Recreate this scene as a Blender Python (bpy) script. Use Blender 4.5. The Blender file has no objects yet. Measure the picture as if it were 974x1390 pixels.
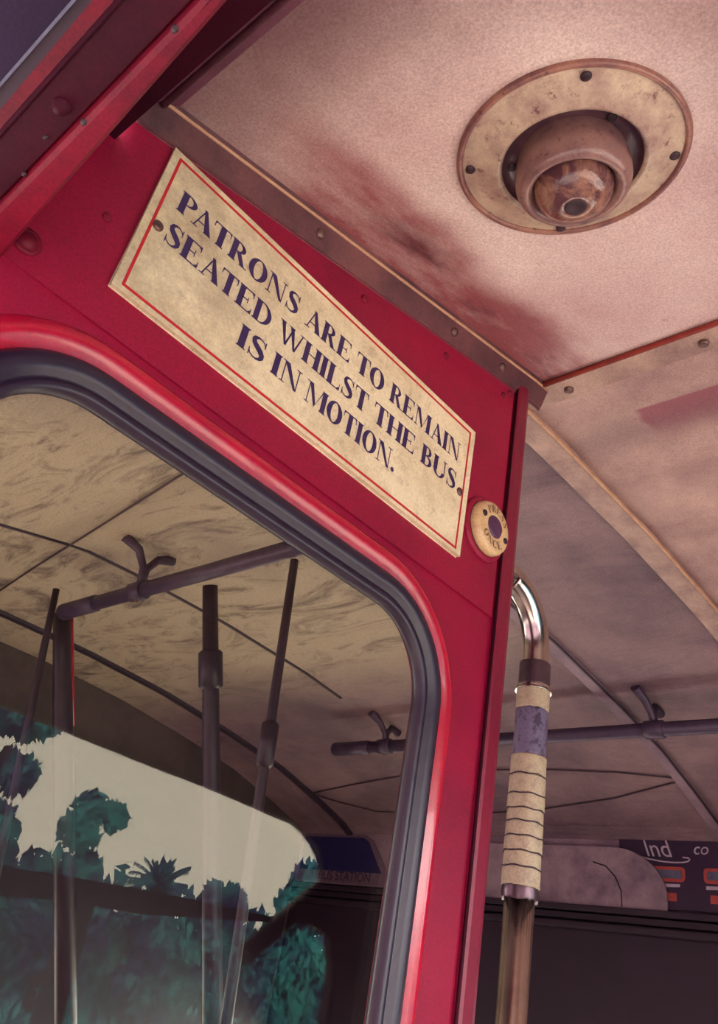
import bpy, math, random
from mathutils import Vector, Matrix
from mathutils.geometry import tessellate_polygon
random.seed(7)
S = 0.52            # metres per construction unit
FLOOR = -2.12       # platform floor, in units below the eye
PI = math.pi
scene = bpy.context.scene
COL = scene.collection

# ---------------------------------------------------------------- helpers
class MB:
    def __init__(s): s.v = []; s.f = []; s.sm = []
    def face(s, idx, smooth=False): s.f.append(tuple(idx)); s.sm.append(smooth)
    def add(s, pts): b = len(s.v); s.v += [Vector(p) for p in pts]; return b
    def quad(s, a, b, c, d):
        i = s.add([a, b, c, d]); s.face((i, i+1, i+2, i+3))
    def box(s, x0, x1, y0, y1, z0, z1):
        i = s.add([(x, y, z) for z in (z0, z1) for y in (y0, y1) for x in (x0, x1)])
        for f in ((0, 2, 3, 1), (4, 5, 7, 6), (0, 1, 5, 4), (2, 6, 7, 3), (0, 4, 6, 2), (1, 3, 7, 5)):
            s.face([i+k for k in f])
        return s
    def loft(s, rings, close_ring=True, cap0=False, cap1=False, smooth=True, close_path=False):
        n = len(rings[0]); b = [s.add(r) for r in rings]
        m = len(rings)
        for k in range(m if close_path else m-1):
            A = b[k]; B = b[(k+1) % m]
            for j in range(n if close_ring else n-1):
                j2 = (j+1) % n
                s.face((A+j, A+j2, B+j2, B+j), smooth)
        if cap0: s.face([b[0]+j for j in range(n)][::-1])
        if cap1: s.face([b[-1]+j for j in range(n)])
        return s
    def tube(s, pts, r, n=20, caps=True):
        pts = [Vector(p) for p in pts]; rs = r if isinstance(r, (list, tuple)) else [r]*len(pts)
        rings = []; prev = None
        for i, p in enumerate(pts):
            t = (pts[min(i+1, len(pts)-1)]-pts[max(i-1, 0)]).normalized()
            if prev is None:
                u = t.orthogonal().normalized()
            else:
                u = (prev-t*prev.dot(t)).normalized()
            prev = u; w = t.cross(u)
            rings.append([p+rs[i]*(math.cos(a)*u+math.sin(a)*w) for a in [2*PI*k/n for k in range(n)]])
        return s.loft(rings, cap0=caps, cap1=caps)
    def lathe(s, c, axis, prof, n=48, cap_end=False):
        c = Vector(c); a = Vector(axis).normalized(); u = a.orthogonal().normalized(); w = a.cross(u)
        rings = [[c+a*h+max(r, 1e-4)*(math.cos(t)*u+math.sin(t)*w) for t in [2*PI*k/n for k in range(n)]] for r, h in prof]
        return s.loft(rings, cap1=cap_end)
    def slab(s, outer, holes, y0, y1):
        """polygon in XZ with holes, thickness along Y"""
        loops = [outer]+holes
        tris = tessellate_polygon([[Vector((x, z, 0)) for x, z in l] for l in loops])
        flat = [p for l in loops for p in l]
        a = s.add([(x, y0, z) for x, z in flat]); b = s.add([(x, y1, z) for x, z in flat])
        for t in tris:
            p = [flat[i] for i in t]
            ar = (p[1][0]-p[0][0])*(p[2][1]-p[0][1])-(p[2][0]-p[0][0])*(p[1][1]-p[0][1])
            t = t if ar > 0 else t[::-1]
            s.face([a+i for i in t]); s.face([b+i for i in t[::-1]])
        o = 0
        for l in loops:
            n = len(l)
            for i in range(n):
                j = (i+1) % n
                s.face((a+o+i, a+o+j, b+o+j, b+o+i))
            o += n
        return s
    def map(s, fn): s.v = [Vector(fn(p)) for p in s.v]; return s
    def build(s, name, mat, parent=None, bevel=0, origin=None):
        if origin is None:
            lo = Vector([min(p[i] for p in s.v) for i in range(3)]); hi = Vector([max(p[i] for p in s.v) for i in range(3)])
            origin = (lo+hi)/2; origin.z = lo.z
        origin = Vector(origin)
        me = bpy.data.meshes.new(name)
        me.from_pydata([tuple((p-origin)*S) for p in s.v], [], s.f)
        me.polygons.foreach_set('use_smooth', s.sm)
        me.materials.append(mat); me.update()
        o = bpy.data.objects.new(name, me); COL.objects.link(o)
        o.location = origin*S
        if parent is not None:
            o.parent = parent; o.location = origin*S-wl(parent)
        if bevel:
            m = o.modifiers.new('bevel', 'BEVEL'); m.width = bevel*S; m.segments = 3; m.limit_method = 'ANGLE'
        return o
def wl(o):
    return o.location+(wl(o.parent) if o.parent else Vector((0, 0, 0)))
def empty(name, loc):
    o = bpy.data.objects.new(name, None); COL.objects.link(o); o.location = Vector(loc)*S; o.empty_display_size = .02; return o
def tag(o, label=None, cat=None, group=None, kind=None):
    if label: o['label'] = label
    if cat: o['category'] = cat
    if group: o['group'] = group
    if kind: o['kind'] = kind
    return o
def struct(o): o['kind'] = 'structure'; return o
def copy_tree(o, parent=None):
    c = o.copy(); COL.objects.link(c)
    if parent is not None: c.parent = parent
    for ch in list(o.children): copy_tree(ch, c)
    return c
def rr(x0, z0, x1, z1, r, n=14):
    pts = []
    for cx, cz, a0 in ((x1-r, z1-r, 0), (x0+r, z1-r, 90), (x0+r, z0+r, 180), (x1-r, z0+r, 270)):
        for k in range(n+1):
            a = math.radians(a0+90*k/n); pts.append((cx+r*math.cos(a), cz+r*math.sin(a)))
    return pts

# ---------------------------------------------------------------- materials
def L(c):
    return tuple(((v/255)/12.92 if v/255 <= .04045 else ((v/255+.055)/1.055)**2.4) for v in c)+(1,)
class NT:
    def __init__(s, name):
        s.m = bpy.data.materials.new(name); s.m.use_nodes = True
        s.t = s.m.node_tree; s.b = s.t.nodes['Principled BSDF']; s.out = s.t.nodes['Material Output']
        s.tc = s.t.nodes.new('ShaderNodeTexCoord'); s.geo = s.t.nodes.new('ShaderNodeNewGeometry')
    def n(s, typ, **k):
        x = s.t.nodes.new(typ)
        for a, b in k.items(): setattr(x, a, b)
        return x
    def l(s, a, b): s.t.links.new(a, b)
    def noise(s, scale, detail=4, rough=.6, vec=None, stretch=None, dist=0):
        x = s.n('ShaderNodeTexNoise'); x.inputs['Scale'].default_value = scale; x.inputs['Detail'].default_value = detail
        x.inputs['Roughness'].default_value = rough; x.inputs['Distortion'].default_value = dist
        v = vec or s.geo.outputs['Position']
        if stretch:
            mp = s.n('ShaderNodeMapping'); mp.inputs['Scale'].default_value = stretch; s.l(v, mp.inputs['Vector']); v = mp.outputs[0]
        s.l(v, x.inputs['Vector']); return x.outputs['Fac']
    def ramp(s, fac, a, b, ca=(0, 0, 0, 1), cb=(1, 1, 1, 1)):
        x = s.n('ShaderNodeValToRGB'); e = x.color_ramp.elements
        e[0].position = a; e[0].color = ca; e[1].position = b; e[1].color = cb
        s.l(fac, x.inputs[0]); return x.outputs[0]
    def math(s, op, a, b=None, clamp=False):
        x = s.n('ShaderNodeMath', operation=op, use_clamp=clamp)
        for i, v in enumerate((a, b)):
            if v is None: continue
            if isinstance(v, (int, float)): x.inputs[i].default_value = v
            else: s.l(v, x.inputs[i])
        return x.outputs[0]
    def mix(s, fac, a, b, blend='MIX'):
        x = s.n('ShaderNodeMix', data_type='RGBA', blend_type=blend)
        for i, v in ((0, fac), (6, a), (7, b)):
            if isinstance(v, (int, float, tuple)): x.inputs[i].default_value = v
            else: s.l(v, x.inputs[i])
        return x.outputs[2]
    def rng(s, v, a, b, smooth=True):
        x = s.n('ShaderNodeMapRange', interpolation_type='SMOOTHSTEP' if smooth else 'LINEAR')
        s.l(v, x.inputs[0]); x.inputs[1].default_value = a; x.inputs[2].default_value = b; return x.outputs[0]
    def bump(s, h, strength, dist=.001):
        x = s.n('ShaderNodeBump'); x.inputs['Strength'].default_value = strength; x.inputs['Distance'].default_value = dist
        s.l(h, x.inputs['Height']); s.l(x.outputs[0], s.b.inputs['Normal'])
    def xyz(s):
        x = s.n('ShaderNodeSeparateXYZ'); s.l(s.geo.outputs['Position'], x.inputs[0]); return x.outputs
def paint(name, base, grime, gscale=9, gamt=.6, rough=.45, speck=.25, metallic=0, bump=.15, coat=0, stretch=None, lo=.42, hi=.72, spec=.5, sscale=400):
    speck *= 1.9
    t = NT(name)
    g = t.ramp(t.noise(gscale, 6, .65, stretch=stretch), lo, hi)
    c = t.mix(t.math('MULTIPLY', g, gamt), L(base), L(grime))
    sp = t.noise(sscale, 2, .7)
    c = t.mix(speck, c, t.ramp(sp, .3, .7, (.5, .48, .52, 1), (1.0, 1.0, 1.0, 1)), 'MULTIPLY') if speck else c
    t.l(c, t.b.inputs['Base Color'])
    t.b.inputs['Roughness'].default_value = rough; t.b.inputs['Metallic'].default_value = metallic
    t.b.inputs['Coat Weight'].default_value = coat; t.b.inputs['Specular IOR Level'].default_value = spec
    if bump: t.bump(t.noise(gscale*6, 4), bump)
    return t.m
M = {}
M['red'] = paint('crimson_paint', (158, 13, 58), (92, 8, 42), 7, .6, .45, .34, spec=.35, bump=.2, lo=.4, hi=.75)
M['red_rim'] = paint('crimson_rim_paint', (190, 22, 54), (112, 12, 44), 12, .5, .25, .2, coat=.3, bump=.1)
M['beam_red'] = paint('red_beam_paint', (140, 16, 48), (60, 8, 34), 11, .8, .55, .35, bump=.25, spec=.25, lo=.35)
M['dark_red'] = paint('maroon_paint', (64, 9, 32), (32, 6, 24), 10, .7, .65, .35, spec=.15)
M['purple'] = paint('dull_purple_paint', (44, 26, 60), (26, 16, 38), 10, .7, .65, .3, spec=.2)
M['rubber'] = paint('window_rubber', (40, 27, 48), (72, 56, 56), 14, .35, .38, .25, bump=.3, lo=.55, hi=.8)
M['sign'] = None
M['letter'] = paint('indigo_ink', (50, 32, 84), (72, 52, 94), 60, .35, .5, .1, bump=0)
M['sign_red'] = paint('red_ink_line', (196, 28, 44), (150, 40, 50), 40, .3, .5, .1, bump=0)
M['brown_screw'] = paint('tarnished_brass', (120, 92, 86), (58, 36, 48), 160, .7, .4, .2, metallic=.6)
M['dark_screw'] = paint('blackened_screw', (58, 36, 48), (28, 16, 26), 160, .7, .5, .2, metallic=.3)
M['cream_trim'] = paint('cream_trim_paint', (190, 158, 140), (112, 72, 80), 14, .8, .45, .35, stretch=(1, 1, 1), lo=.35, hi=.7)
M['gold'] = paint('worn_golden_edge', (196, 152, 120), (140, 88, 80), 40, .6, .4, .2)
M['rust_line'] = paint('rust_red_seam', (170, 66, 52), (110, 40, 50), 50, .6, .5, .2)
M['chrome'] = paint('worn_chrome', (206, 198, 188), (120, 108, 124), 30, .5, .2, 0, metallic=1, bump=.05)
M['pipe'] = paint('dull_purple_enamel_pipe', (76, 60, 84), (44, 32, 52), 40, .5, .4, .25, metallic=.15, bump=.2)
M['pipe_dark'] = paint('dark_enamel_pipe', (52, 37, 52), (32, 22, 36), 30, .5, .45, .2)
M['tape_cream'] = paint('cream_tape', (186, 170, 140), (128, 100, 98), 90, .6, .55, .3, lo=.5, hi=.75)
M['tape_blue'] = paint('slate_blue_tape', (112, 100, 128), (54, 38, 62), 75, .9, .5, .3, lo=.5, hi=.62)
M['tape_seam'] = paint('dark_tape_seam', (52, 30, 44), (30, 16, 30), 80, .5, .6, .1)
M['brass_dark'] = paint('bell_button', (84, 48, 84), (52, 28, 58), 60, .5, .35, .2)
M['bell_cream'] = paint('yellowed_bell_plate', (226, 194, 142), (180, 126, 96), 60, .6, .35, .25, coat=.2, lo=.5)
M['bell_letter'] = paint('bell_lettering_brown', (128, 92, 74), (96, 62, 62), 90, .5, .5, 0, bump=0)
M['wall_cream'] = paint('stained_saloon_panel', (158, 134, 144), (98, 74, 98), 5, .8, .55, .35, lo=.38, hi=.68)
M['front'] = paint('dim_front_panel', (92, 80, 78), (56, 46, 52), 5, .8, .5, .3)
M['wall_dark'] = paint('dark_plum_panel', (46, 29, 46), (28, 17, 32), 8, .6, .5, .3)
M['cover'] = paint('crumpled_cream_cover', (170, 148, 154), (96, 72, 100), 7, .8, .5, .35, bump=.5, lo=.42, hi=.66)
M['floor'] = paint('worn_platform_floor', (160, 140, 132), (110, 92, 92), 10, .7, .7, .2)
M['asphalt'] = paint('pale_concrete', (196, 188, 178), (160, 152, 146), 2, .6, .9, .2)
M['poster_dark'] = paint('dark_plum_poster', (52, 32, 62), (34, 20, 44), 30, .5, .35, .2)
M['poster_blue'] = paint('navy_poster', (44, 42, 92), (26, 24, 60), 40, .5, .35, .3)
M['poster_mauve'] = paint('mauve_poster_strip', (118, 96, 112), (88, 66, 88), 40, .5, .4, .3)
M['print_white'] = paint('pale_print', (186, 170, 184), (150, 134, 156), 60, .4, .4, .1)
M['print_orange'] = paint('orange_print', (176, 72, 62), (120, 48, 58), 60, .4, .4, .1)
M['print_grey'] = paint('slate_print', (92, 96, 120), (60, 50, 80), 60, .6, .4, .1)
M['print_dark'] = paint('dark_print', (48, 30, 54), (36, 20, 44), 60, .4, .4, .1)
M['bark'] = paint('bark', (88, 66, 70), (50, 36, 44), 6, .6, .9, 0)
M['leaf'] = paint('teal_foliage', (62, 178, 188), (36, 58, 128), 1.6, 1, .6, 0, bump=0, lo=.4, hi=.6)
M['wire'] = paint('dark_wire', (66, 44, 58), (44, 28, 40), 30, .5, .6, 0)

def sign_mat():
    t = NT('yellowed_sign_enamel')
    c = t.mix(t.ramp(t.noise(16, 5, .7), .42, .75), L((244, 230, 192)), L((208, 188, 148)))
    c = t.mix(t.math('MULTIPLY', t.ramp(t.noise(45, 6, .75), .55, .72), .5), c, L((138, 108, 96)))
    x = t.xyz()
    left = t.rng(x[0], .40*S, .85*S)
    left_blotch = t.math('MULTIPLY', t.math('SUBTRACT', 1.0, left), t.ramp(t.noise(24, 6, .7), .35, .65))  # blotchy darker tone towards the left end of the board
    c = t.mix(t.math('MULTIPLY', left_blotch, .55), c, L((136, 112, 96)))
    c = t.mix(.34, c, t.ramp(t.noise(400, 2, .7), .3, .7, (.4, .4, .4, 1)), 'MULTIPLY')
    t.l(c, t.b.inputs['Base Color']); t.b.inputs['Roughness'].default_value = .42
    return t.m
M['sign'] = sign_mat()

def platform_ceiling_mat():
    t = NT('smoke_stained_cream_ceiling')
    x = t.xyz()
    c = t.mix(t.ramp(t.noise(3.2, 5, .6), .38, .72), L((234, 212, 204)), L((196, 154, 152)))
    # rust-brown staining running beside the bulkhead cornice
    w = t.noise(5.0, 3, .6)
    yy = t.math('ADD', x[1], t.math('MULTIPLY', t.math('SUBTRACT', w, .5), .12))
    band = t.math('MULTIPLY', t.rng(yy, .76*S, .88*S), t.rng(x[0], .30*S, .65*S))
    st = t.math('MULTIPLY', band, t.ramp(t.noise(5.5, 5, .65, stretch=(.7, 2.2, 1)), .18, .52))
    c = t.mix(t.math('MULTIPLY', st, .9), c, L((140, 44, 58)))
    st2 = t.math('MULTIPLY', t.math('MULTIPLY', t.rng(yy, .84*S, .92*S), t.rng(x[0], .6*S, .9*S)), t.ramp(t.noise(9, 5, .7, stretch=(.6, 2.5, 1)), .46, .66))
    c = t.mix(t.math('MULTIPLY', st2, .85), c, L((72, 26, 40)))
    # dark-corner shade painted in with grime, towards the cant panel on the left
    left_shade = t.math('SUBTRACT', 1.0, t.rng(t.math('ADD', x[0], t.math('MULTIPLY', t.math('SUBTRACT', w, .5), .15)), .22*S, .62*S))
    c = t.mix(t.math('MULTIPLY', left_shade, .82), c, L((92, 36, 56)))
    rear_shade = t.math('SUBTRACT', 1.0, t.rng(t.math('ADD', x[1], t.math('MULTIPLY', t.math('SUBTRACT', w, .5), .15)), .16*S, .46*S))  # corner shade painted in again, towards the rear end
    c = t.mix(t.math('MULTIPLY', rear_shade, .55), c, L((104, 52, 66)))
    c = t.mix(t.math('MULTIPLY', t.ramp(t.noise(30, 6, .8), .62, .72), .5), c, L((118, 70, 74)))
    c = t.mix(.62, c, t.ramp(t.noise(380, 3, .8), .32, .68, (.35, .3, .34, 1)), 'MULTIPLY')
    t.l(c, t.b.inputs['Base Color']); t.b.inputs['Roughness'].default_value = .5
    t.bump(t.noise(18, 5), .25, .002)
    return t.m
M['ceil1'] = platform_ceiling_mat()
def ceiling2_mat():
    t = NT('cream_ceiling_with_worn_red_patch')
    x = t.xyz()
    c = t.mix(t.ramp(t.noise(6, 6, .65), .36, .7), L((200, 166, 154)), L((148, 112, 112)))
    w = t.noise(7, 4, .6)
    X = t.math('ADD', x[0], t.math('MULTIPLY', t.math('SUBTRACT', w, .5), .05))
    red = t.math('MULTIPLY', t.rng(x[0], 1.700*S, 1.708*S), t.math('SUBTRACT', 1.0, t.rng(X, 1.76*S, 1.88*S)))
    worn = t.math('MAXIMUM', t.math('SUBTRACT', 1.0, t.rng(t.math('ADD', x[1], t.math('MULTIPLY', w, .15)), .96*S, 1.00*S)), t.ramp(t.noise(9, 4, .6), .53, .55))
    c = t.mix(t.math('MULTIPLY', t.math('MULTIPLY', red, worn), .85), c, L((150, 62, 84)))
    c = t.mix(t.math('MULTIPLY', t.math('SUBTRACT', 1.0, t.rng(t.math('ABSOLUTE', t.math('SUBTRACT', X, 1.80*S)), .0, .14*S)), .45), c, L((100, 66, 76)))
    c = t.mix(.6, c, t.ramp(t.noise(380, 3, .8), .32, .68, (.35, .3, .34, 1)), 'MULTIPLY')
    t.l(c, t.b.inputs['Base Color']); t.b.inputs['Roughness'].default_value = .55
    return t.m
M['ceil2'] = ceiling2_mat()
def saloon_ceiling_mat():
    t = NT('saloon_lining_painted_reflection')
    x = t.xyz()
    c = t.mix(t.ramp(t.noise(4, 6, .65), .36, .68), L((156, 128, 130)), L((106, 82, 94)))
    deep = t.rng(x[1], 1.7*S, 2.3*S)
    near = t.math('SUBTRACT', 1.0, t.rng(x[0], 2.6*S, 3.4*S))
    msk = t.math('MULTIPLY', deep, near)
    c = t.mix(msk, c, L((196, 182, 154)))  # paler tone of the reflection in the glass, painted onto the lining
    refl_streak = t.noise(4.2, 7, .74, stretch=(2.6, .8, 1), dist=1.6)  # wavy streaks of the reflected platform ceiling, painted in as wrinkles
    c = t.mix(t.math('MULTIPLY', t.ramp(refl_streak, .5, .66), t.math('ADD', .25, t.math('MULTIPLY', msk, .6))), c, L((84, 66, 66)))
    c = t.mix(t.math('MULTIPLY', t.ramp(t.noise(1.9, 3, .5), .5, .68), .45), c, L((84, 62, 76)))
    c = t.mix(.55, c, t.ramp(t.noise(300, 3, .8), .32, .68, (.35, .3, .34, 1)), 'MULTIPLY')
    t.l(c, t.b.inputs['Base Color']); t.b.inputs['Roughness'].default_value = .55
    t.bump(refl_streak, .5, .012)
    return t.m
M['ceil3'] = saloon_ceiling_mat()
def lamp_mat(name, a, b, c2):
    t = NT(name)
    c = t.mix(t.ramp(t.noise(22, 6, .7), .36, .66), L(a), L(b))
    c = t.mix(t.ramp(t.noise(90, 5, .75), .58, .70), c, L(c2))
    c = t.mix(.3, c, t.ramp(t.noise(600, 2, .8), .32, .68, (.35, .3, .34, 1)), 'MULTIPLY')
    t.l(c, t.b.inputs['Base Color']); t.b.inputs['Roughness'].default_value = .35; t.b.inputs['Coat Weight'].default_value = .2
    t.bump(t.noise(40, 4), .25)
    return t.m
M['lamp_plate'] = lamp_mat('yellowed_lamp_plate', (206, 186, 162), (152, 120, 114), (106, 68, 72))
M['lamp_rim'] = lamp_mat('rusty_lamp_rim', (160, 108, 92), (96, 52, 64), (64, 30, 46))
M['lamp_recess'] = lamp_mat('dark_lamp_recess', (106, 72, 80), (66, 40, 58), (46, 24, 40))
M['lamp_collar'] = lamp_mat('brown_lamp_collar', (150, 112, 104), (108, 74, 78), (74, 44, 56))
def knob():
    t = NT('mottled_amber_lamp_glass')
    c = t.mix(t.ramp(t.noise(38, 5, .7, dist=.8), .4, .6), L((150, 108, 92)), L((84, 50, 58)))
    t.l(c, t.b.inputs['Base Color']); t.b.inputs['Roughness'].default_value = .22; t.b.inputs['Coat Weight'].default_value = .3
    t.bump(t.noise(45, 4), .6, .003); return t.m
M['lamp_glass'] = knob()
def glass():
    t = NT('old_window_glass')
    lw = t.n('ShaderNodeLayerWeight'); lw.inputs[0].default_value = .5
    p = t.math('POWER', lw.outputs['Facing'], 5.0)
    fac = t.math('ADD', .0142, t.math('MULTIPLY', p, .9), True)
    tr = t.n('ShaderNodeBsdfTransparent'); tr.inputs[0].default_value = (.97, .97, .93, 1)
    gl = t.n('ShaderNodeBsdfGlossy'); gl.inputs['Roughness'].default_value = 0.0; gl.inputs['Color'].default_value = (1, .93, .76, 1)
    b = t.n('ShaderNodeBump'); b.inputs['Strength'].default_value = .12; b.inputs['Distance'].default_value = .002
    t.l(t.noise(6, 2, .5), b.inputs['Height']); t.l(b.outputs[0], gl.inputs['Normal'])
    mx = t.n('ShaderNodeMixShader'); t.l(fac, mx.inputs[0]); t.l(tr.outputs[0], mx.inputs[1]); t.l(gl.outputs[0], mx.inputs[2])
    t.l(mx.outputs[0], t.out.inputs[0]); t.t.nodes.remove(t.b); return t.m
M['glass'] = glass()

# ---------------------------------------------------------------- ceiling profile across the bus
PROF = [(.10, 1.08), (.17, 1.16), (.24, 1.2313), (1.477, 1.506), (1.75, 1.52), (2.3, 1.525), (2.9, 1.50), (3.45, 1.443), (3.97, 1.37), (4.4, 1.265), (4.69, 1.18), (4.80, 1.12)]
def cz(x):
    for (a, b), (c, d) in zip(PROF, PROF[1:]):
        if x <= c: return b+(d-b)*(x-a)/(c-a)
    return PROF[-1][1]
def ceil_panel(name, x0, x1, y0, y1, mat, t=.03):
    xs = [x0+(x1-x0)*k/40 for k in range(41)]
    m = MB()
    ring = lambda x: [(x, y0, cz(x)), (x, y1, cz(x)), (x, y1, cz(x)+t), (x, y0, cz(x)+t)]
    m.loft([ring(x) for x in xs], cap0=True, cap1=True, smooth=False)
    return struct(m.build(name, mat))
ceil_panel('ceiling', .24, 1.47, -1.30, 1.06, M['ceil1'])
ceil_panel('ceiling', 1.47, 4.80, -1.30, 1.06, M['ceil2'])
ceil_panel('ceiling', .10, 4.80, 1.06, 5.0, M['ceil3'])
# strips across and along the ceiling
def rib(y0, y1, x0, x1, mat, t=.018, bead=True, bm=None):
    xs = [x0+(x1-x0)*k/40 for k in range(41)]
    m = MB(); m.loft([[(x, y0, cz(x)), (x, y0+.004, cz(x)-t), (x, y1-.004, cz(x)-t), (x, y1, cz(x))] for x in xs], cap0=True, cap1=True, smooth=False)
    o = struct(m.build('trim', mat))
    if bead:
        b = MB(); b.tube([(x, y0, cz(x)-t) for x in xs], .0065, 8); b.build('bead', bm or M['gold'], o)
    return o
r1 = rib(1.060, 1.150, 1.46, 4.78, M['cream_trim'])
r2 = rib(1.770, 1.835, .12, 4.78, M['wall_cream'], bm=M['pipe_dark'])
r3 = rib(4.47, 4.53, .12, 4.78, M['pipe_dark'], bead=False)
rib(3.25, 3.27, .12, 3.2, M['pipe_dark'], bead=False, t=.008)
for o, n in ((r1, 'trim_1'), (r2, 'trim_2'), (r3, 'trim_3')): o.name = n
# strip running fore and aft beyond the lamp
m = MB(); m.box(1.478, 1.555, -1.3, 1.06, 1.496, 1.512)
fa = struct(m.build('trim_4', M['cream_trim'], bevel=.004))
m = MB(); m.tube([(1.474, -1.3, 1.497), (1.474, 1.05, 1.497)], .0075, 10); m.build('bead', M['rust_line'], fa)
for y in (-.9, -.3, .22, .56, .92):
    m = MB(); m.lathe((1.52, y, 1.496), (0, 0, -1), [(.013, 0), (.012, .006), (.006, .009), (0, .009)], 16, True); m.build('screw', M['brown_screw'], fa)
# cornice under the ceiling along the bulkhead
xs = [.245+(1.500-.245)*k/20 for k in range(21)]
m = MB(); m.loft([[(x, 1.0, cz(x)-.066), (x, .990, cz(x)-.060), (x, .972, cz(x)-.012), (x, .966, cz(x)+.002), (x, 1.0, cz(x)+.002)] for x in xs], cap0=True, cap1=True, smooth=False)
co = struct(m.build('trim_5', M['cream_trim']))
M['cornice'] = paint('stained_cornice_paint', (120, 70, 72), (56, 22, 40), 9, .9, .5, .35, lo=.33, hi=.62)
co.data.materials[0] = M['cornice']
m = MB(); m.tube([(x, .972, cz(x)-.010) for x in xs], .0038, 8); m.build('bead', M['gold'], co)
m = MB(); m.tube([(x, .996, cz(x)-.066) for x in xs], .003, 8); m.build('bead', M['cornice'], co)
for x in (.66, 1.10, 1.30):
    m = MB(); m.lathe((x, .981, cz(x)-.036), (0, -.93, -.37), [(.011, 0), (.010, .004), (.004, .006), (0, .006)], 16, True); m.build('screw', M['brown_screw'], co)

# ---------------------------------------------------------------- bulkhead
GX0, GZ0, GX1, GZ1, GR = .245, -.50, 1.172, .652, .145
def grr(d): return rr(GX0-d, GZ0-d, GX1+d, GZ1+d, GR+d)
top = [(x, cz(x)-.02) for x in [.12+(1.43-.12)*k/16 for k in range(17)]]
outer = [(.10, FLOOR), (1.43, FLOOR)]+top[::-1]+[(.10, 1.08)]
m = MB(); m.slab(outer, [grr(.014)], 1.0, 1.020)
bk = struct(m.build('wall_bulkhead', M['red']))
# upper sheet with its folded lower seam
m = MB(); m.slab([(.10, .778), (1.378, .778)]+[(x, cz(x)-.04) for x in [1.378-(1.378-.12)*k/14 for k in range(15)]]+[(.10, 1.06)], [], .994, 1.0)
m.build('panel', M['red'], bk, bevel=.002)
# pressed rim round the window
def rimloft(prof, mat, name, parent, sm=True):
    m = MB(); m.loft([[(x, 1+y, z) for x, z in grr(d)] for d, y in prof], smooth=sm); return m.build(name, mat, parent)
rimloft([(.112, .0), (.106, -.008), (.098, -.013), (.088, -.014), (.080, -.010), (.074, -.006), (.066, -.004), (.058, .0)], M['red_rim'], 'rim', bk)
win = struct(rimloft([(.062, .0), (.060, -.012), (.052, -.022), (.040, -.026), (.028, -.022), (.022, -.014), (.018, -.013), (.014, -.018), (.006, -.019), (.001, -.014), (-.001, -.002), (.001, .008), (.016, .012)], M['rubber'], 'window_1', None))
m = MB(); m.slab(grr(.010), [], 1.003, 1.010)
m.build('pane', M['glass'], win)
# corner pillar at the doorway
m = MB(); m.loft([[(1.388, .990, z), (1.396, .984, z), (1.425, .984, z), (1.438, .988, z), (1.448, 1.0, z), (1.450, 1.02, z), (1.450, 1.075, z), (1.388, 1.075, z)] for z in (FLOOR, .4, .9, 1.2, 1.462)], cap0=True, cap1=True, smooth=False)
M['pillar'] = paint('deep_crimson_paint', (132, 9, 50), (74, 6, 36), 8, .5, .4, .3)
struct(m.build('trim_6', M['pillar']))
m = MB(); m.tube([(1.390, .992, FLOOR), (1.390, .992, 1.45)], .004, 8); m.build('bead', M['dark_red'], bpy.data.objects['trim_6'])
def rivet(x, z, r, mat, name='rivet'):
    m = MB(); m.lathe((x, .994, z), (0, -1, 0), [(r, 0), (r*.95, r*.3), (r*.6, r*.5), (0, r*.55)], 20, True); return m.build(name, mat, bk)
rivet(.284, .956, .0085, M['beam_red'])
m = MB(); m.lathe((.203, .994, .820), (0, -1, 0), [(.021, 0), (.021, .004), (.016, .006), (.013, .004), (.011, .009), (0, .010)], 24, True); m.build('bolt', M['beam_red'], bk)
for x in (.82, 1.10, 1.335): rivet(x, cz(x)-.105, .009, M['beam_red'])
rivet(1.362, 1.395, .010, M['beam_red'])

# ---------------------------------------------------------------- serif lettering
def arc(cx, cy, ro, ri, a0, a1, n=16):
    q = []
    for k in range(n):
        p = [math.radians(a0+(a1-a0)*j/n) for j in (k, k+1)]
        q.append([(cx+ro[0]*math.cos(p[0]), cy+ro[1]*math.sin(p[0])), (cx+ro[0]*math.cos(p[1]), cy+ro[1]*math.sin(p[1])),
                  (cx+ri[0]*math.cos(p[1])+ri[2], cy+ri[1]*math.sin(p[1])), (cx+ri[0]*math.cos(p[0])+ri[2], cy+ri[1]*math.sin(p[0]))])
    return q
def R(x0, y0, x1, y1): return [(x0, y0), (x1, y0), (x1, y1), (x0, y1)]
W = .27; H = .07; SF = .06
def stem(x, w=W, y0=0, y1=1, s0=True, s1=True):
    q = [R(x, y0, x+w, y1)]
    if s0: q += [R(x-SF, y0, x+w+SF, y0+.045), [(x-SF*.4, y0+.045), (x+w+SF*.4, y0+.045), (x+w, y0+.09), (x, y0+.09)]]
    if s1: q += [R(x-SF, y1-.045, x+w+SF, y1), [(x, y1-.09), (x+w, y1-.09), (x+w+SF*.4, y1-.045), (x-SF*.4, y1-.045)]]
    return q
def serif(x, y, w=.32): return [R(x-w/2, y, x+w/2, y+.045)]
def diag(x0, y0, x1, y1, w): return [[(x0, y0), (x0+w, y0), (x1+w, y1), (x1, y1)]]
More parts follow.
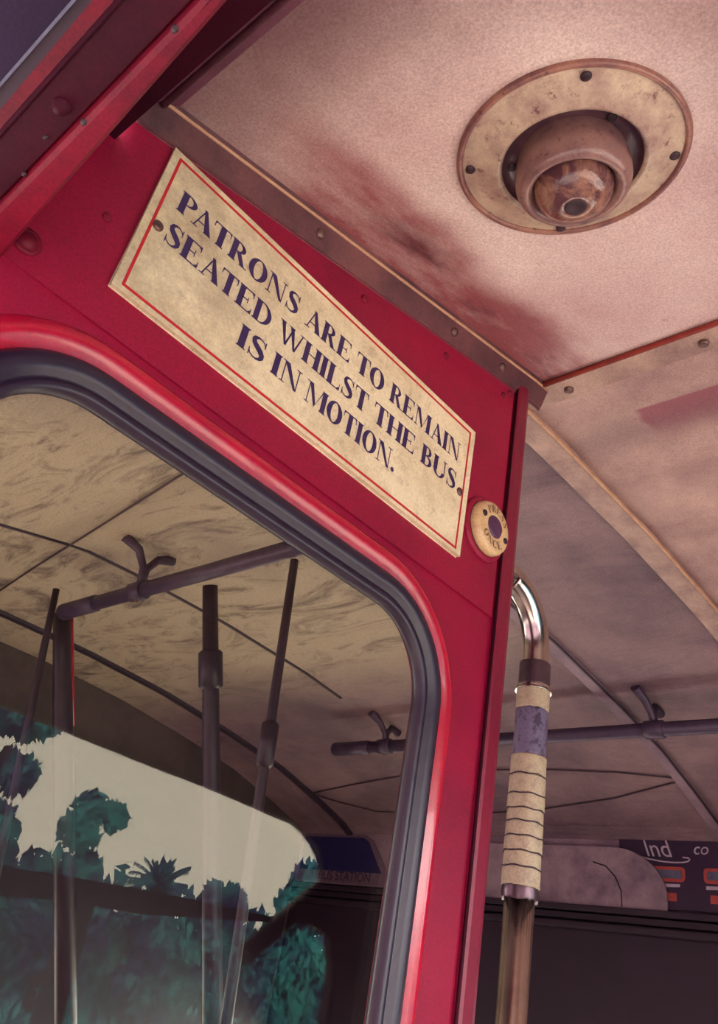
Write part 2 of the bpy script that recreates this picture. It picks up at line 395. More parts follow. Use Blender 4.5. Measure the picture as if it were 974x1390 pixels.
def glyph(c):
    if c == 'I': return stem(SF), W+2*SF
    if c == 'P': return stem(SF)+arc(.36, .735, (.40, .265), (.20, .205, 0), -90, 90)+[R(.25, .94, .37, 1), R(.25, .47, .37, .53)], .78
    if c == 'R': return stem(SF)+arc(.36, .745, (.38, .255), (.19, .195, 0), -90, 90)+[R(.25, .94, .37, 1), R(.25, .49, .37, .55)]+[[(.34, .50), (.56, .53), (.86, .05), (.62, .05)], R(.60, 0, .98, .05)], .97
    if c == 'B': return stem(SF)+arc(.36, .755, (.34, .245), (.16, .19, 0), -90, 90)+arc(.38, .265, (.42, .265), (.21, .205, 0), -90, 90)+[R(.25, .945, .37, 1), R(.25, .48, .40, .535), R(.25, 0, .40, .055)], .84
    if c == 'D': return stem(SF)+arc(.38, .5, (.56, .5), (.33, .445, 0), -90, 90, 24)+[R(.25, .945, .40, 1), R(.25, 0, .40, .055)], .98
    if c == 'O': return arc(.48, .5, (.48, .52), (.215, .455, 0), 0, 360, 36), .96
    if c == 'C': return arc(.48, .5, (.48, .52), (.25, .465, .03), 50, 315, 30)+[R(.78, .62, .84, .98), R(.80, .02, .84, .30)], .9
    if c == 'T': return stem(.335, s1=False)+[R(.02, .94, .865, 1), R(.02, .72, .06, .97), R(.825, .72, .865, .97), [(.06, .94), (.06, .86), (.12, .94)], [(.825, .94), (.765, .94), (.825, .86)]], .885
    if c == 'E': return stem(SF)+[R(.25, .94, .80, 1), R(.25, 0, .84, .055), R(.25, .475, .58, .53), R(.76, .74, .80, .97), R(.80, .02, .84, .28), R(.55, .36, .59, .65), [(.76, .94), (.66, .94), (.76, .84)], [(.80, .055), (.80, .17), (.68, .055)]], .87
    if c == 'L': return stem(SF)+[R(.25, 0, .80, .055), R(.77, .02, .81, .32), [(.77, .055), (.77, .19), (.64, .055)]], .83
    if c == 'H': return stem(SF)+stem(.68)+[R(.25, .475, .70, .53)], .97+.02
    if c == 'N': return [R(.13, 0, .18, .98), R(.86, 0, .91, .98)]+diag(.80, 0, .10, 1, .21)[:0]+[[(.08, 1), (.36, 1), (.91, 0), (.78, -.01)]]+serif(.155, 0, .28)+serif(.885, .955, .28)+[R(0, .955, .25, 1)], 1.04
    if c == 'M': return [R(.15, 0, .20, .98)]+stem(1.0)+[[(.13, 1), (.36, 1), (.70, .16), (.62, 0)], [(.62, 0), (.70, .16), (1.06, 1), (1.0, 1)]]+serif(.175, 0, .30)+[R(.0, .955, .28, 1)], 1.31
    if c == 'A': return [[(.0+.15, .03), (.21, .03), (.52, .98), (.46, .98)], [(.40, 1), (.55, 1), (.98, .03), (.68, .03)], R(.26, .30, .74, .355)]+serif(.18, 0, .30)+serif(.82, 0, .36), 1.0
    if c == 'W': return [[(.06, 1), (.28, 1), (.56, 0), (.46, 0)], [(.46, 0), (.56, 0), (.78, .97), (.72, .97)], [(.56, 1), (.78, 1), (1.06, 0), (.96, 0)], [(.96, 0), (1.06, 0), (1.31, .97), (1.25, .97)]]+serif(.17, .955, .34)+serif(.67, .955, .34)+serif(1.28, .955, .28), 1.42
    if c == 'U': return stem(SF, s0=False, y0=.28)+arc(.485, .32, (.41, .335), (.20, .27, 0), 180, 360, 20)+[R(.835, .30, .895, .98)]+serif(.865, .955, .28), 1.0
    if c == 'S':
        pts = [(.66, .80, .05), (.60, .90, .05), (.48, .965, .06), (.34, .965, .09), (.22, .90, .15), (.175, .78, .20), (.22, .66, .24), (.36, .55, .26), (.50, .45, .26), (.60, .33, .24), (.62, .22, .19), (.55, .10, .13), (.42, .035, .08), (.28, .035, .06), (.14, .11, .05), (.08, .24, .05)]
        q = []
        e = []
        for i, (x, y, w) in enumerate(pts):
            a = Vector(pts[max(i-1, 0)][:2]); b = Vector(pts[min(i+1, len(pts)-1)][:2]); t = (b-a).normalized(); n = Vector((-t.y, t.x))*w/2
            e.append((Vector((x, y))+n, Vector((x, y))-n))
        for a, b in zip(e, e[1:]): q.append([tuple(a[0]), tuple(b[0]), tuple(b[1]), tuple(a[1])])
        return q+[R(.645, .68, .685, 1.0), R(.065, 0, .105, .34)], .76
    if c == '.': return arc(.12, .11, (.115, .115), (0, 0, 0), 0, 360, 14), .26
    return [], .35
def layout(word, gap=.045):
    q = []; x = 0
    for i, ch in enumerate(word):
        g, w = glyph(ch); q += [[(a+x, b) for a, b in poly] for poly in g]; x += w+gap
        KX = word[i+1:i+2]; x -= {'PA': .16, 'AT': .10, 'WH': .02}.get(ch+KX, 0)
    return q, x-gap
def put_word(mb, word, x0, x1, z0, h, y):
    q, w = layout(word); s = (x1-x0)/w
    for k, poly in enumerate(q):
        pts = [(x0+a*s, y-.00002*(k % 7), z0+b*h) for a, b in poly]
        i = mb.add(pts); mb.face(range(i, i+len(pts)))

# ---------------------------------------------------------------- the sign
SX0, SX1, SZ0, SZ1 = .331, 1.230, .850, 1.177
sg = empty('notice_sign', ((SX0+SX1)/2, .994, SZ0))
tag(sg, 'cream notice board asking patrons to remain seated, screwed to the red bulkhead', 'sign')
m = MB(); m.slab([(SX0, SZ0), (SX1, SZ0), (SX1, SZ1), (SX0, SZ1)], [], .984, .994)
m.build('board', M['sign'], sg, bevel=.0015)
def frame(x0, z0, x1, z1, w, y, mat, name, parent):
    m = MB(); m.slab([(x0, z0), (x1, z0), (x1, z1), (x0, z1)], [[(x0+w, z0+w), (x1-w, z0+w), (x1-w, z1-w), (x0+w, z1-w)]], y-.0006, y); return m.build(name, mat, parent)
frame(SX0+.0125, SZ0+.009, SX1-.015, SZ1-.011, .0050, .9838, M['sign_red'], 'border_line', sg)
m = MB()
for w, a, b, z in (('PATRONS', .372, .664, 1.064), ('ARE', .683, .812, 1.064), ('TO', .829, .916, 1.064), ('REMAIN', .938, 1.184, 1.064),
                   ('SEATED', .372, .615, .988), ('WHILST', .632, .884, .988), ('THE', .903, 1.037, .988), ('BUS', 1.060, 1.185, .988),
                   ('IS', .560, .625, .914), ('IN', .642, .713, .914), ('MOTION.', .727, .990, .914)):
    put_word(m, w, a, b, z, .0475, .9834)
m.build('lettering', M['letter'], sg)
for x, z, r in ((.357, 1.005, .010), (1.201, .996, .0095), (.983, .934, .006)):
    if r > .008:
        m = MB(); m.lathe((x, .984, z), (0, -1, 0), [(r, 0), (r*.95, .003), (r*.5, .005), (0, .005)], 20, True); m.build('screw', M['brown_screw'], sg)

# ---------------------------------------------------------------- bell push
bx, bz = 1.320, .968
bp = empty('bell_push', (bx, .994, bz-.085))
tag(bp, 'round yellowed bell push with dark button beside the notice board', 'bell')
m = MB(); m.lathe((bx-.006, .994, bz-.004), (0, -1, 0), [(.076, 0), (.076, .004), (.072, .008), (.064, .009)], 48); m.build('mount', M['red'], bp)
m = MB(); m.lathe((bx, .994, bz), (0, -1, 0), [(.064, .006), (.064, .014), (.060, .023), (.052, .027), (.030, .028), (.0265, .027), (.025, .023)], 56); m.build('plate', M['bell_cream'], bp)
m = MB(); m.lathe((bx, .994, bz), (0, -1, 0), [(.0275, .006), (.0275, .0265), (.024, .030), (.012, .032), (0, .0325)], 40, True); m.build('button', M['brass_dark'], bp)
def ring_text(word, r, a0, a1, h, flip):
    m = MB(); n = len(word)
    for i, ch in enumerate(word):
        g, w = glyph(ch); a = math.radians(a0+(a1-a0)*i/(n-1)); s = h
        up = Vector((math.cos(a), math.sin(a))) * (-1 if flip else 1); rt = Vector((up.y, -up.x))
        c = Vector((math.cos(a), math.sin(a)))*r
        for k, poly in enumerate(g):
            pts = []
            for u, v in poly:
                p = c+rt*(u-w/2)*s+up*(v-.5)*s; pts.append((bx+p.x, .994-.0288-.00002*(k % 5), bz+p.y))
            i0 = m.add(pts); m.face(range(i0, i0+len(pts)))
    return m
ring_text('PRESS', .0425, 130, 32, .0175, False).build('lettering', M['bell_letter'], bp)
ring_text('ONCE', .0425, 225, 300, .0175, True).build('lettering', M['bell_letter'], bp)
for a in (163, -18):
    c = (bx+.045*math.cos(math.radians(a)), .994-.0275, bz+.045*math.sin(math.radians(a)))
    m = MB(); m.lathe(c, (0, -1, 0), [(.0075, 0), (.007, .0025), (.003, .0035), (0, .003)], 16, True); m.build('screw', M['dark_screw'], bp)

# ---------------------------------------------------------------- ceiling lamp
nrm = Vector((.222, 0, -1)).normalized()      # pointing down from the sloping ceiling
lc = Vector((.815, .515, 0)); lc.z = cz(lc.x)
lp = empty('ceiling_lamp', lc)
tag(lp, 'round yellowed ceiling lamp with stepped collar and mottled glass knob', 'lamp')
def lathe(name, prof, mat, n=72, parent=lp, cap=False):
    m = MB(); m.lathe(lc, nrm, prof, n, cap); return m.build(name, mat, parent)
lathe('rim', [(.2045, 0), (.2055, .006), (.202, .011), (.197, .011), (.194, .008), (.193, .005)], M['lamp_rim'])
lathe('base_plate', [(.194, .005), (.182, .008), (.165, .014), (.148, .021), (.134, .027), (.128, .027), (.124, .022)], M['lamp_plate'])
lathe('recess', [(.126, .022), (.121, .008), (.106, .004), (.085, .004)], M['lamp_recess'])
lathe('collar', [(.094, .003), (.099, .025), (.102, .045), (.101, .064), (.096, .078), (.089, .086), (.081, .087), (.074, .081), (.070, .070)], M['lamp_collar'])
lathe('glass', [(.0695, .066), (.069, .078), (.066, .091), (.058, .103), (.045, .113), (.028, .119), (.018, .119), (.015, .116)], M['lamp_glass'])
lathe('tip', [(.0195, .1185), (.0185, .121), (.013, .118), (0, .114)], M['tape_seam'], 24, cap=True)
U = Vector((1, 0, .222)).normalized(); V = Vector((0, 1, 0))
def lscrew(r, a, size, h, mat):
    c = lc+nrm*h+(math.cos(a)*U+math.sin(a)*V)*r
    m = MB(); m.lathe(c, nrm, [(size, 0), (size*.95, size*.3), (size*.5, size*.5), (0, size*.5)], 16, True); m.build('screw', mat, lp)
LSA = [(.180, -2.51), (.180, -.93), (.182, .62), (.180, 2.14)]
for r, a in LSA: lscrew(r, a, .0095, .010, M['dark_screw'])
for a in (-1.95, 2.05, .5): lscrew(.105, a, .009, .006, M['dark_screw'])

# ---------------------------------------------------------------- near cant rail above the boarding side (runs fore and aft, slightly toed in)
def edge(p, q):
    (x0, y0), (x1, y1) = p, q
    return lambda y: x0+(x1-x0)*(y-y0)/(y1-y0)
eL = edge((.166, .775), (.145, .517)); eU = edge((.134, .811), (.127, .547)); eP = edge((.083, .749), (.080, .598)); eW = edge((.053, .699), (.0525, .619))
def railing(prof, mat, name, parent=None, y0=-.6, y1=.985):
    m = MB(); m.loft([[(fx(y)+dx, y, z) for fx, dx, z in prof] for y in (y0, 0, .5, y1)], cap0=True, cap1=True, smooth=False); return m.build(name, mat, parent)
Zr = .76
cant = struct(railing([(eL, -.004, Zr), (eL, .0, Zr+.006), (eL, .0, Zr+.07), (eP, -.2, Zr+.07), (eP, -.2, Zr+.03), (eU, -.004, Zr+.014), (eU, .0, Zr+.002), (eU, .006, Zr)], M['beam_red'], 'trim_7'))
railing([(eU, -.006, Zr+.006), (eP, .003, Zr+.006), (eP, 0.0, Zr+.001), (eP, -.003, Zr+.006), (eP, -.003, Zr+.02), (eU, -.006, Zr+.02)], M['dark_red'], 'panel', cant)
railing([(eP, -.003, Zr+.018), (eP, -.003, Zr+.024), (eW, -.005, Zr+.024), (eW, -.005, Zr+.018)], M['print_dark'], 'panel', cant)
railing([(eW, .0, Zr+.006), (eW, .0, Zr+.02), (eW, -.003, Zr+.02), (eW, -.003, Zr+.006)], M['print_grey'], 'bead', cant)
railing([(eW, -.003, Zr+.010), (eW, -.003, Zr+.03), (eW, -.2, Zr+.03), (eW, -.2, Zr+.010)], M['purple'], 'panel', cant)
m = MB(); m.lathe((.107, .707, Zr+.006), (0, 0, -1), [(.0105, 0), (.010, .004), (.0075, .005), (.007, .010), (0, .012)], 24, True); m.build('bolt', M['dark_red'], cant)
for x, y in ((.118, .76), (.130, .83)):
    m = MB(); m.lathe((x, y, Zr+.006), (0, 0, -1), [(.0035, 0), (.003, .002), (0, .003)], 12, True); m.build('rivet', M['dark_screw'], cant)
for y in (.53, .70):
    m = MB(); m.lathe((eU(y)+.003, y, Zr+.003), (0, 0, -1), [(.0055, 0), (.005, .002), (0, .003)], 14, True); m.build('rivet', M['dark_screw'], cant)
# cant panel rising from the rail to the ceiling, and the cove strip at the ceiling's edge
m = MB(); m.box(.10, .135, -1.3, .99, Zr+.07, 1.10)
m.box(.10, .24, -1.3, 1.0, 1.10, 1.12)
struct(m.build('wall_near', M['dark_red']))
M['cove'] = paint('plum_stained_cove', (112, 62, 82), (62, 26, 50), 10, .8, .5, .35)
m = MB(); m.loft([[(.235, y, 1.12), (.252, y, 1.205), (.30, y, cz(.30)-.001), (.30, y, cz(.30)+.02), (.235, y, 1.27)] for y in (-1.3, .97)], cap0=True, cap1=True, smooth=False)
struct(m.build('trim_8', M['cove']))
m = MB(); m.tube([(.276, -1.3, cz(.276)-.020), (.276, .97, cz(.276)-.020)], .006, 8); m.build('bead', M['cove'], bpy.data.objects['trim_8'])

# ---------------------------------------------------------------- grab pole in the doorway
px_, py_ = 1.643, 1.045
gp = empty('grab_pole', (px_, py_, FLOOR))
tag(gp, 'vertical chrome grab pole bound with cream and blue tape beside the doorway', 'pole')
pts = [(1.430, py_, .950), (1.500, py_, .950)]
for k in range(15):
    a = PI/2*(1-k/14); pts.append((1.500+.143*math.cos(a), py_, .807+.143*math.sin(a)))
pts += [(px_, py_, .79), (px_, py_, .70)]
m = MB(); m.tube(pts, .0315, 28); m.build('tube', M['chrome'], gp)
m = MB(); m.tube([(px_, py_, FLOOR), (px_, py_, .36)], .0315, 28); m.build('tube', M['chrome'], gp)
def seg(name, z0, z1, r, mat, par=gp, wob=0):
    m = MB(); n = 28
    rings = []
    for z, e in ((z0, .994), (z0+(z1-z0)*.08, 1), (z1-(z1-z0)*.08, 1), (z1, .994)):
        rings.append([(px_+r*e*math.cos(2*PI*k/n), py_+r*e*math.sin(2*PI*k/n), z+(wob*math.sin(k*2.3+z*90) if z == z0 else 0)) for k in range(n)])
    m.loft(rings, cap0=True, cap1=True); return m.build(name, mat, par)
M['collar'] = paint('smoky_collar', (104, 84, 92), (66, 48, 66), 30, .6, .3, .1, metallic=.7)
seg('collar', .724, .782, .037, M['collar'])
seg('ring', .712, .723, .043, M['chrome'])
c1 = seg('tape', .668, .716, .0385, M['tape_cream'], wob=.002)
c2 = seg('tape', .558, .670, .0375, M['tape_blue'], wob=.003)
zz = [.560, .516, .474, .443, .417, .387, .357, .327, .290]
for i in range(8):
    seg('tape', zz[i+1]+.0015, zz[i], .0395+.0006*(i % 3), M['tape_cream'], wob=.001)
m = MB()
for i in range(1, 8):
    n = 28; z = zz[i]
    m.loft([[(px_+(.0412)*math.cos(2*PI*k/n), py_+.0412*math.sin(2*PI*k/n), z+dz+.0015*math.sin(k*1.3+i*2)) for k in range(n)] for dz in (-.0010, .0018)], smooth=True)
m.build('tape_seam', M['tape_seam'], gp)
seg('sleeve', .268, .292, .0385, M['collar'], wob=.004)

# ---------------------------------------------------------------- handrails hung from the saloon ceiling
def make_rail(x, z, y0, y1, brackets):
    t = empty('handrail', (x, (y0+y1)/2, z))
    m = MB(); m.tube([(x, y0, z), (x, y1, z)], .031, 24); m.build('tube', M['pipe'], t)
    for y in (y0, y1):
        s = 1 if y == y0 else -1
        m = MB(); m.tube([(x, y-s*.004, z), (x, y, z), (x, y+s*.26, z), (x, y+s*.27, z)], [.030, .0375, .0375, .033], 24); m.build('end_sleeve', M['pipe'], t)
    for y in brackets:
        m = MB()
        m.tube([(x, y-.045, z), (x, y-.04, z), (x, y+.04, z), (x, y+.045, z)], [.033, .040, .040, .033], 20)
        h = cz(x)-z
        for sx in (-1, 1):
            xe = x+sx*.125
            m.tube([(x, y, z+.02), (x+sx*.008, y+.01, z+.02+(h-.02)*.45), (x+sx*.05, y+.02, z+.02+(h-.02)*.8), (xe, y+.03, cz(xe)-.008)], [.018, .016, .018, .022], 12)
        b = m.build('bracket', M['pipe'], t)
        m = MB(); m.lathe((x+.005, y, z-.040), (0, 0, -1), [(.010, 0), (.009, .005), (0, .007)], 12, True); m.build('screw', M['brown_screw'], b)
    return t
h1 = make_rail(1.612, 1.30, 1.45, 3.50, (1.76, 2.92))
tag(h1, 'purple-grey handrail under the ceiling seen through the window glass', 'handrail', 'handrails')
h2 = make_rail(3.50, 1.292, .55, 3.53, (1.60, 3.15))
tag(h2, 'far purple-grey handrail crossing behind the taped grab pole', 'handrail', 'handrails')

# ---------------------------------------------------------------- poles inside the saloon, seen through the glass
def pole(p0, p1, r, mat, label, zend=FLOOR, sleeve=None, stripe=False, stripe_mat=None):
    p0 = Vector(p0); p1 = Vector(p1)
    d = p1-p0; e = p0+d*((zend-p0.z)/d.z)
    t = empty('stanchion', e); tag(t, label, 'pole', 'stanchions inside the saloon')
    m = MB(); m.tube([p0, p0+d*.35, p1, e], [r*.85, r*.9, r, r], 20); m.build('tube', mat, t)
    for f, rr_ in (sleeve or []):
        c = p0+d*f; dd = d.normalized()
        m = MB(); m.tube([c-dd*.07, c-dd*.06, c+dd*.06, c+dd*.07], [r, rr_, rr_, r], 20); m.build('sleeve', M['pipe_dark'], t)
    if stripe:
        off = Vector((r*.93, -r*.25, 0))
        m = MB(); m.tube([p0+off, p0+d*.5+off, p1+off], r*.28, 10); m.build('edge_strip', stripe_mat, t)
    m = MB(); m.lathe(e, (0, 0, 1), [(r*2.2, 0), (r*2.1, .02), (r*1.1, .05)], 20); m.build('foot', M['pipe_dark'], t)
    return t
POLES = []

# ---------------------------------------------------------------- saloon walls
m = MB(); m.slab([(-1.3, FLOOR), (5.0, FLOOR), (5.0, 1.16), (-1.3, 1.16)], [rr(.3, -1.0, 1.55, -.15, .1), rr(1.7, -1.0, 2.85, -.15, .1), rr(3.0, -1.0, 3.85, -.15, .1), rr(3.97, -1.0, 4.88, -.15, .1)], 0, .06)
m.map(lambda p: (4.86-p.y, p.x, p.z))
wf = struct(m.build('wall_far', M['wall_dark']))
m = MB(); m.box(4.775, 4.80, -1.3, 5.0, .79, 1.15)
m.build('panel', M['wall_cream'], wf)
m = MB(); m.box(4.755, 4.80, -1.3, 5.0, 1.142, 1.196)
ts = struct(m.build('trim_9', M['wall_cream'], bevel=.004))
for y in (1.2, 1.75, 2.05, 2.32, 2.78, 3.4, 4.0, 4.5):
    m = MB(); m.lathe((4.755, y, 1.168), (-1, 0, 0), [(.012, 0), (.011, .004), (0, .006)], 12, True); m.build('screw', M['dark_screw'], ts)
m = MB(); m.box(4.735, 4.80, -1.3, 5.0, .742, .775); m.box(4.750, 4.80, -1.3, 5.0, .700, .735); m.box(4.715, 4.80, -1.3, 5.0, .650, .685)
struct(m.build('trim_10', M['wall_dark'], bevel=.005))
# rounded cover panel lying over part of the advert
cov = []
for x, z in [(2.115, .775)]: cov.append((x, z))
for k in range(13):
    a = math.radians(180-90*k/12); cov.append((2.115+.33+.33*math.cos(a), .775+.06+.255*math.sin(a)+.0))
cov += [(3.6, 1.09), (3.6, .775)]
m = MB(); m.slab([(a, b) for a, b in cov], [], 0, .018)
m.map(lambda p: (4.7675-p.y, p.x, p.z))
cv = m.build('cover_panel', M['cover'], bevel=.005)
tag(cv, 'stained cream cover panel with a rounded corner overlapping the dark advert', 'panel')
m = MB(); pts = [(2.33+.02*math.sin(k), .79+.03*k+.0, ) for k in range(6)]
m.tube([(4.752, 2.37, .78), (4.752, 2.375, .86), (4.752, 2.41, .93), (4.752, 2.47, .985), (4.752, 2.55, 1.005)], .005, 8); m.build('crease', M['wall_dark'], cv)

# ---------------------------------------------------------------- adverts on the far cove
def panel_x(poly, x, name, mat, parent=None, t=.004):
    m = MB(); m.slab(poly, [], 0, t); m.map(lambda p: (x-p.y, p.x, p.z)); return m.build(name, mat, parent)
ad = panel_x([(.8, .79), (2.40, .79), (2.40, 1.135), (.8, 1.135)], 4.773, 'advert_poster', M['poster_dark'])
tag(ad, 'dark plum advert with white script and orange-framed pictures on the far wall', 'poster')
def frame_x(y0, y1, z0, z1, w, x, mat, name):
    m = MB(); m.slab(rr(y0, z0, y1, z1, .02, 4), [rr(y0+w, z0+w, y1-w, z1-w, .01, 4)], 0, .002); m.map(lambda p: (x-p.y, p.x, p.z)); return m.build(name, mat, ad)
FX = 4.7688
for y0 in (2.02, 1.72, 1.42, 1.12):
    frame_x(y0, y0+.20, .925, 1.0, .016, FX, M['print_orange'], 'picture_frame')
    panel_x([(y0+.018, .940), (y0+.182, .940), (y0+.182, .986), (y0+.018, .986)], FX, 'picture', M['print_grey'], ad, .001)
    panel_x([(y0+.03, .90), (y0+.19, .895), (y0+.19, .912), (y0+.03, .915)], FX, 'picture', M['print_white'], ad, .001)
    panel_x([(y0+.05, .83), (y0+.17, .83), (y0+.17, .87), (y0+.05, .87)], FX, 'picture', M['print_orange'], ad, .001)
def text_obj(txt, size, shear, loc, rot, mat, name, parent, sx=1):
    cu = bpy.data.curves.new(name, 'FONT'); cu.body = txt; cu.size = size*S; cu.shear = shear; cu.extrude = .0003
    tmp = bpy.data.objects.new(name+'_t', cu); COL.objects.link(tmp)
    dg = bpy.context.evaluated_depsgraph_get(); me = bpy.data.meshes.new_from_object(tmp.evaluated_get(dg))
    bpy.data.objects.remove(tmp)
    me.materials.clear(); me.materials.append(mat)
    me.transform(Matrix.Scale(sx, 4, (1, 0, 0)))
    o = bpy.data.objects.new(name, me); COL.objects.link(o); o.parent = parent; o.location = Vector(loc)*S-wl(parent); o.rotation_euler = rot
    return o
RX = (PI/2, 0, -PI/2)    # reads from inside the saloon
text_obj('lnd', .125, -.35, (4.7680, 2.235, 1.050), RX, M['print_white'], 'script', ad)
text_obj('co', .085, .2, (4.7680, 1.975, 1.068), RX, M['print_white'], 'script', ad)
m = MB(); m.tube([(4.7675, yy, zz_) for yy, zz_ in ((2.27, 1.046), (2.22, 1.036), (2.15, 1.026), (2.08, 1.022), (2.03, 1.024), (2.00, 1.031), (1.992, 1.041), (2.000, 1.048), (2.03, 1.050))], .004, 8); m.build('swoosh', M['print_white'], ad)

st = panel_x([(4.02, .80), (4.95, .80), (4.95, 1.125), (4.34, 1.125), (4.26, 1.09)], 4.773, 'station_poster', M['poster_mauve'])
tag(st, 'navy and mauve bus station poster on the far wall behind the glass', 'poster')
panel_x([(4.14, .875), (4.94, .875), (4.94, 1.105), (4.36, 1.105), (4.30, 1.08)], 4.7685, 'blue_field', M['poster_blue'], st, .001)
text_obj('BUS STATION', .085, 0, (4.7675, 4.735, .815), RX, M['print_dark'], 'lettering', st, .96)

# wires along the saloon ceiling
def wire(pts):
    m = MB(); m.tube([(x, y, cz(x)-.008) for x, y in pts], .0045, 6); o = m.build('ceiling_wire', M['wire']); return o
WIRES = [[(4.22, 1.80), (4.15, 2.1), (4.10, 2.52), (4.08, 3.0), (4.12, 3.53), (4.20, 4.0), (4.30, 4.50)], [(4.24, 1.80), (4.40, 2.25), (4.51, 2.80), (4.56, 3.4), (4.525, 4.06), (4.42, 4.3), (4.30, 4.50)],
         [(1.12, 1.5), (1.242, 2.225), (1.36, 2.95), (1.482, 3.708), (1.56, 4.2)]]
for k, w_ in enumerate(WIRES):
    tag(wire(w_), ('upper crossing wire on the far cove of the saloon ceiling', 'lower crossing wire on the far cove of the saloon ceiling', 'wire on the ceiling lining seen behind the window glass')[k], 'wire')

# walls closing the saloon and the rear platform
m = MB(); m.slab([(.10, FLOOR), (4.80, FLOOR)]+[(x, cz(x)) for x, _ in PROF[::-1]], [rr(.9, -1.3, 2.3, -.55, .1), rr(2.6, -1.3, 4.2, -.55, .1)], 5.0, 5.05)
fw = struct(m.build('wall_front', M['front']))
m = MB(); m.slab([(.12, -.45), (4.74, -.45), (4.74, 1.02), (4.2, 1.16), (.12, 1.16)], [], 4.96, 5.0)  # added dark sheet, keeps the saloon dark behind the reflected trees
m.build('panel', M['wall_dark'], fw)
for (a, b) in ((.9, 2.3), (2.6, 4.2)):
    w = struct(MB().slab(rr(a-.03, -1.33, b+.03, -.52, .12), [rr(a+.01, -1.29, b-.01, -.56, .09)], 4.97, 5.0).build('window_2', M['rubber']))
m = MB(); m.slab([(1.10, FLOOR), (5.0, FLOOR), (5.0, 1.10), (1.10, 1.10)], [rr(1.25, -.55, 2.35, .82, .12), rr(2.5, -.55, 3.6, .82, .12), rr(3.75, -.55, 4.85, .82, .12)], 0, .06)
m.map(lambda p: (.10+p.y, p.x, p.z)); struct(m.build('wall_nearside', M['wall_cream']))
# rear end of the platform with its window openings
RY = -1.30
up = [(-.45, .805), (2.85, .785)]+[(3.376-.35+.35*math.sin(math.radians(a)), .785-.22+.22*math.cos(math.radians(a))) for a in range(15, 91, 15)]+[(3.36, .45), (3.10, .345), (2.5, .315), (1.75, .26), (.9, .215), (-.45, .15)]
lo = [(-.45, .05), (1.55, .14), (1.95, .19), (2.02, .10), (2.05, -.9), (-.45, -.9)]
lo2 = [(2.12, .20), (2.35, .215), (3.35, .36), (3.50, .33), (3.56, .20), (3.56, -.9), (2.15, -.9)]
m = MB(); m.slab([(-.6, FLOOR), (4.80, FLOOR)]+[(x, cz(x)) for x, _ in PROF[::-1]]+[(-.6, 1.08)], [up[::-1], lo, lo2[::-1]], RY-.05, RY)
struct(m.build('wall_rear', M['wall_dark']))
m = MB(); m.tube([(2.93, RY+.03, .16), (3.42, RY+.03, .60)], .045, 12); struct(m.build('trim_11', M['wall_dark']))
# floor and ground
m = MB(); m.box(-.1, 4.86, RY-.05, 5.05, FLOOR-.08, FLOOR); struct(m.build('floor', M['floor']))
m = MB(); m.box(-60, 60, -60, 60, FLOOR-.85, FLOOR-.80); struct(m.build('ground', M['asphalt']))

# ---------------------------------------------------------------- trees beyond the rear window (mirrored in the glass)
def tree(x, y, top, wid, kind, label):
    base = FLOOR-.80; hgt = top-base
    t = empty('tree', (x, y, base)); tag(t, label, 'tree', 'trees behind the bus')
    m = MB(); m.tube([(x, y, base), (x+.05, y, base+hgt*.5), (x, y+.05, base+hgt*.85)], [.16, .11, .05], 10); m.build('trunk', M['bark'], t)
    m = MB()
    if kind == 'palm':
        for k in range(30):
            a = 2*PI*k/30+random.random()*.3; el = random.uniform(.05, 1.45); ln = wid*random.uniform(.8, 1.15)
            z0 = top-wid*.75
            def P(q): return Vector((x+math.cos(a)*q*math.cos(el), y+math.sin(a)*q*math.cos(el), z0+q*math.sin(el)-q*q*.35/wid))
            for j in range(12):
                c = P(j/12*ln); d = P((j+1)/12*ln); sd = Vector((-math.sin(a), math.cos(a), 0))*wid*.16*(1-j/13)
                for q in (-1, 1): m.quad(c, d, d+sd*q+Vector((0, 0, -.05)), d+sd*q*.8+Vector((0, 0, -.10)))
        low = top-wid*.8
    else: low = top
    lobes = []
    for k in range(32):
        f = random.uniform(.05, 1); w_ = wid*(1.05-.35*f**2.2)
        lobes.append((Vector((x+random.uniform(-1, 1)*w_*.75, y+random.uniform(-1, 1)*w_*.5, base+.2+f*(low-base-.55*wid*.5))), wid*random.uniform(.28, .46)*(1-.35*f)))
    for c, rd in lobes:
        for _ in range(190):
            d = Vector((random.gauss(0, 1), random.gauss(0, 1), random.gauss(0, 1))).normalized()*rd*random.uniform(.5, 1.35)
            u = Vector((random.gauss(0, .5), random.gauss(0, .5), random.gauss(0, 1))).normalized()*.17; v = u.orthogonal().normalized()*.065
            p = c+d; m.quad(p-u, p-v, p+u, p+v)
    m.build('crown', M['leaf'], t)
TREES = [(8.0, -15.5, 4.6, 1.1, 'leafy', 'tallest tree nearest the open side behind the bus'), (10.4, -15.5, 3.0, 1.1, 'leafy', 'bushy tree next to the tallest tree behind the bus'),
         (12.7, -15.5, 2.5, 1.0, 'palm', 'palm beside the second tallest bushy tree behind the bus'), (14.65, -15.5, 2.05, .8, 'leafy', 'round low shrub, smallest plant in the row behind the bus'),
         (17.3, -15.5, 3.1, 1.2, 'leafy', 'bushy tree standing next to last in the row behind the bus'), (19.9, -15.5, 2.8, 1.1, 'palm', 'palm at the far end of the row behind the bus')]
m = MB()
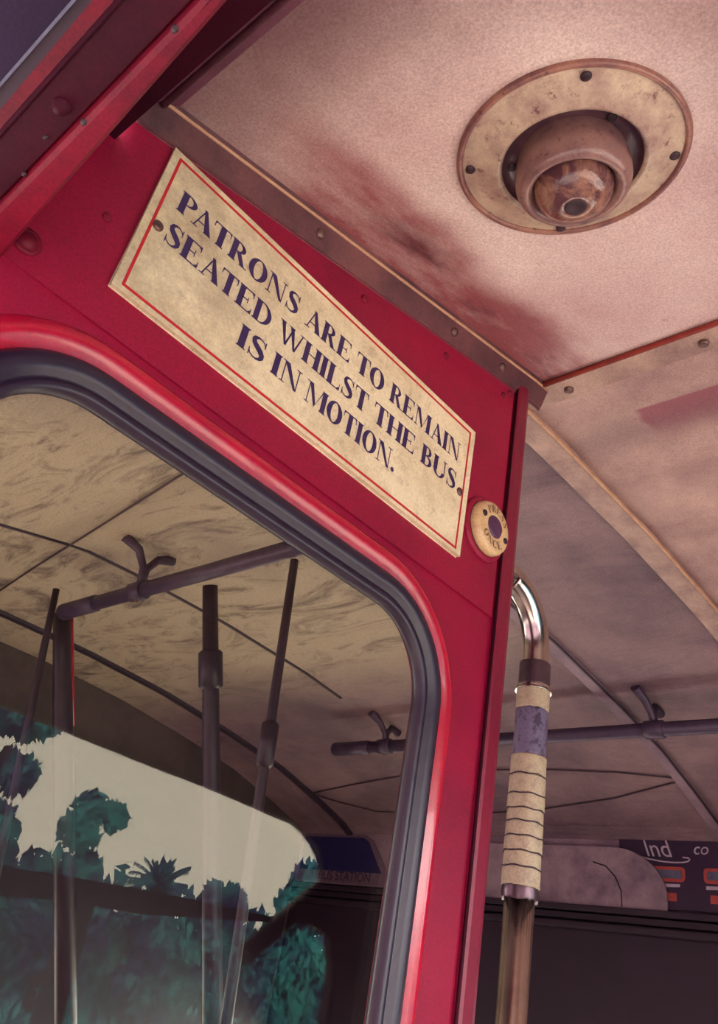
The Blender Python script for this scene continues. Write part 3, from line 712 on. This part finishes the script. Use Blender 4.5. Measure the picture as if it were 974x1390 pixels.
for _ in range(9000):
    p = Vector((random.uniform(-2, 30), -19+random.uniform(-.7, .7), FLOOR-.80+random.uniform(0, 1)**.8*(4.7+.5*math.sin(_*.37))))
    u = Vector((random.gauss(0, .5), random.gauss(0, .3), random.gauss(0, 1))).normalized()*.26; v = u.orthogonal().normalized()*.12
    m.quad(p-u, p-v, p+u, p+v)
m.box(-2, 30, -19.4, -18.7, FLOOR-.80, FLOOR+3.3)
tag(m.build('hedge', M['leaf']), 'long teal hedge running behind the row of trees', 'hedge')
for a in TREES: tree(*a)
# added unseen wall beside the open platform, holds back light from the left
m = MB(); m.box(-3.6, -3.4, -14, 10, FLOOR-.80, 3.6); struct(m.build('wall_light_blocker', M['wall_cream']))

# ---------------------------------------------------------------- stanchions
pole((1.66, 2.50, 1.27), (2.02, 2.50, .30), .034, M['pipe_dark'], 'thick dark stanchion below the handrail behind the glass', sleeve=[(.30, .045)])
pole((1.64, 2.02, 1.27), (1.74, 2.02, .40), .017, M['pipe_dark'], 'thin stanchion with a thick sleeve nearest the window gasket', sleeve=[(.70, .028)])

pole((1.65, 3.60, 1.33), (1.85, 3.60, .88), .045, M['pipe_dark'], 'broad dark stanchion with a red edge at the far end of the handrail', stripe=True, stripe_mat=M['red_rim'])
pole((1.56, 3.55, 1.40), (1.66, 3.55, .874), .018, M['pipe_dark'], 'thin dark stanchion farthest left behind the glass')
# ---------------------------------------------------------------- sky and light
w = bpy.data.worlds.new('overcast_sky'); scene.world = w; w.use_nodes = True
bg = w.node_tree.nodes['Background']
bg.inputs[0].default_value = (1.0, .95, .91, 1); bg.inputs[1].default_value = 13.5

# ---------------------------------------------------------------- camera
cam = bpy.data.cameras.new('camera'); co_ = bpy.data.objects.new('camera', cam); COL.objects.link(co_)
cam.sensor_fit = 'AUTO'; cam.sensor_width = 36; cam.lens = 1140/1390*36; cam.shift_y = -45/1390
rx = Vector((0.64533831, -0.74340314, 0.17575617)); dn = Vector((0.50743629, 0.24519913, -0.82606646)); fw_ = Vector((0.57100514, 0.62227739, 0.53546612))
mt = Matrix((rx, -dn, -fw_)).transposed().to_4x4()
co_.matrix_world = mt; cam.clip_start = .02; cam.clip_end = 200
scene.camera = co_
vs = scene.view_settings; vs.view_transform = 'Standard'; vs.look = 'None'; vs.gamma = 1; vs.use_curve_mapping = False; vs.exposure = 0
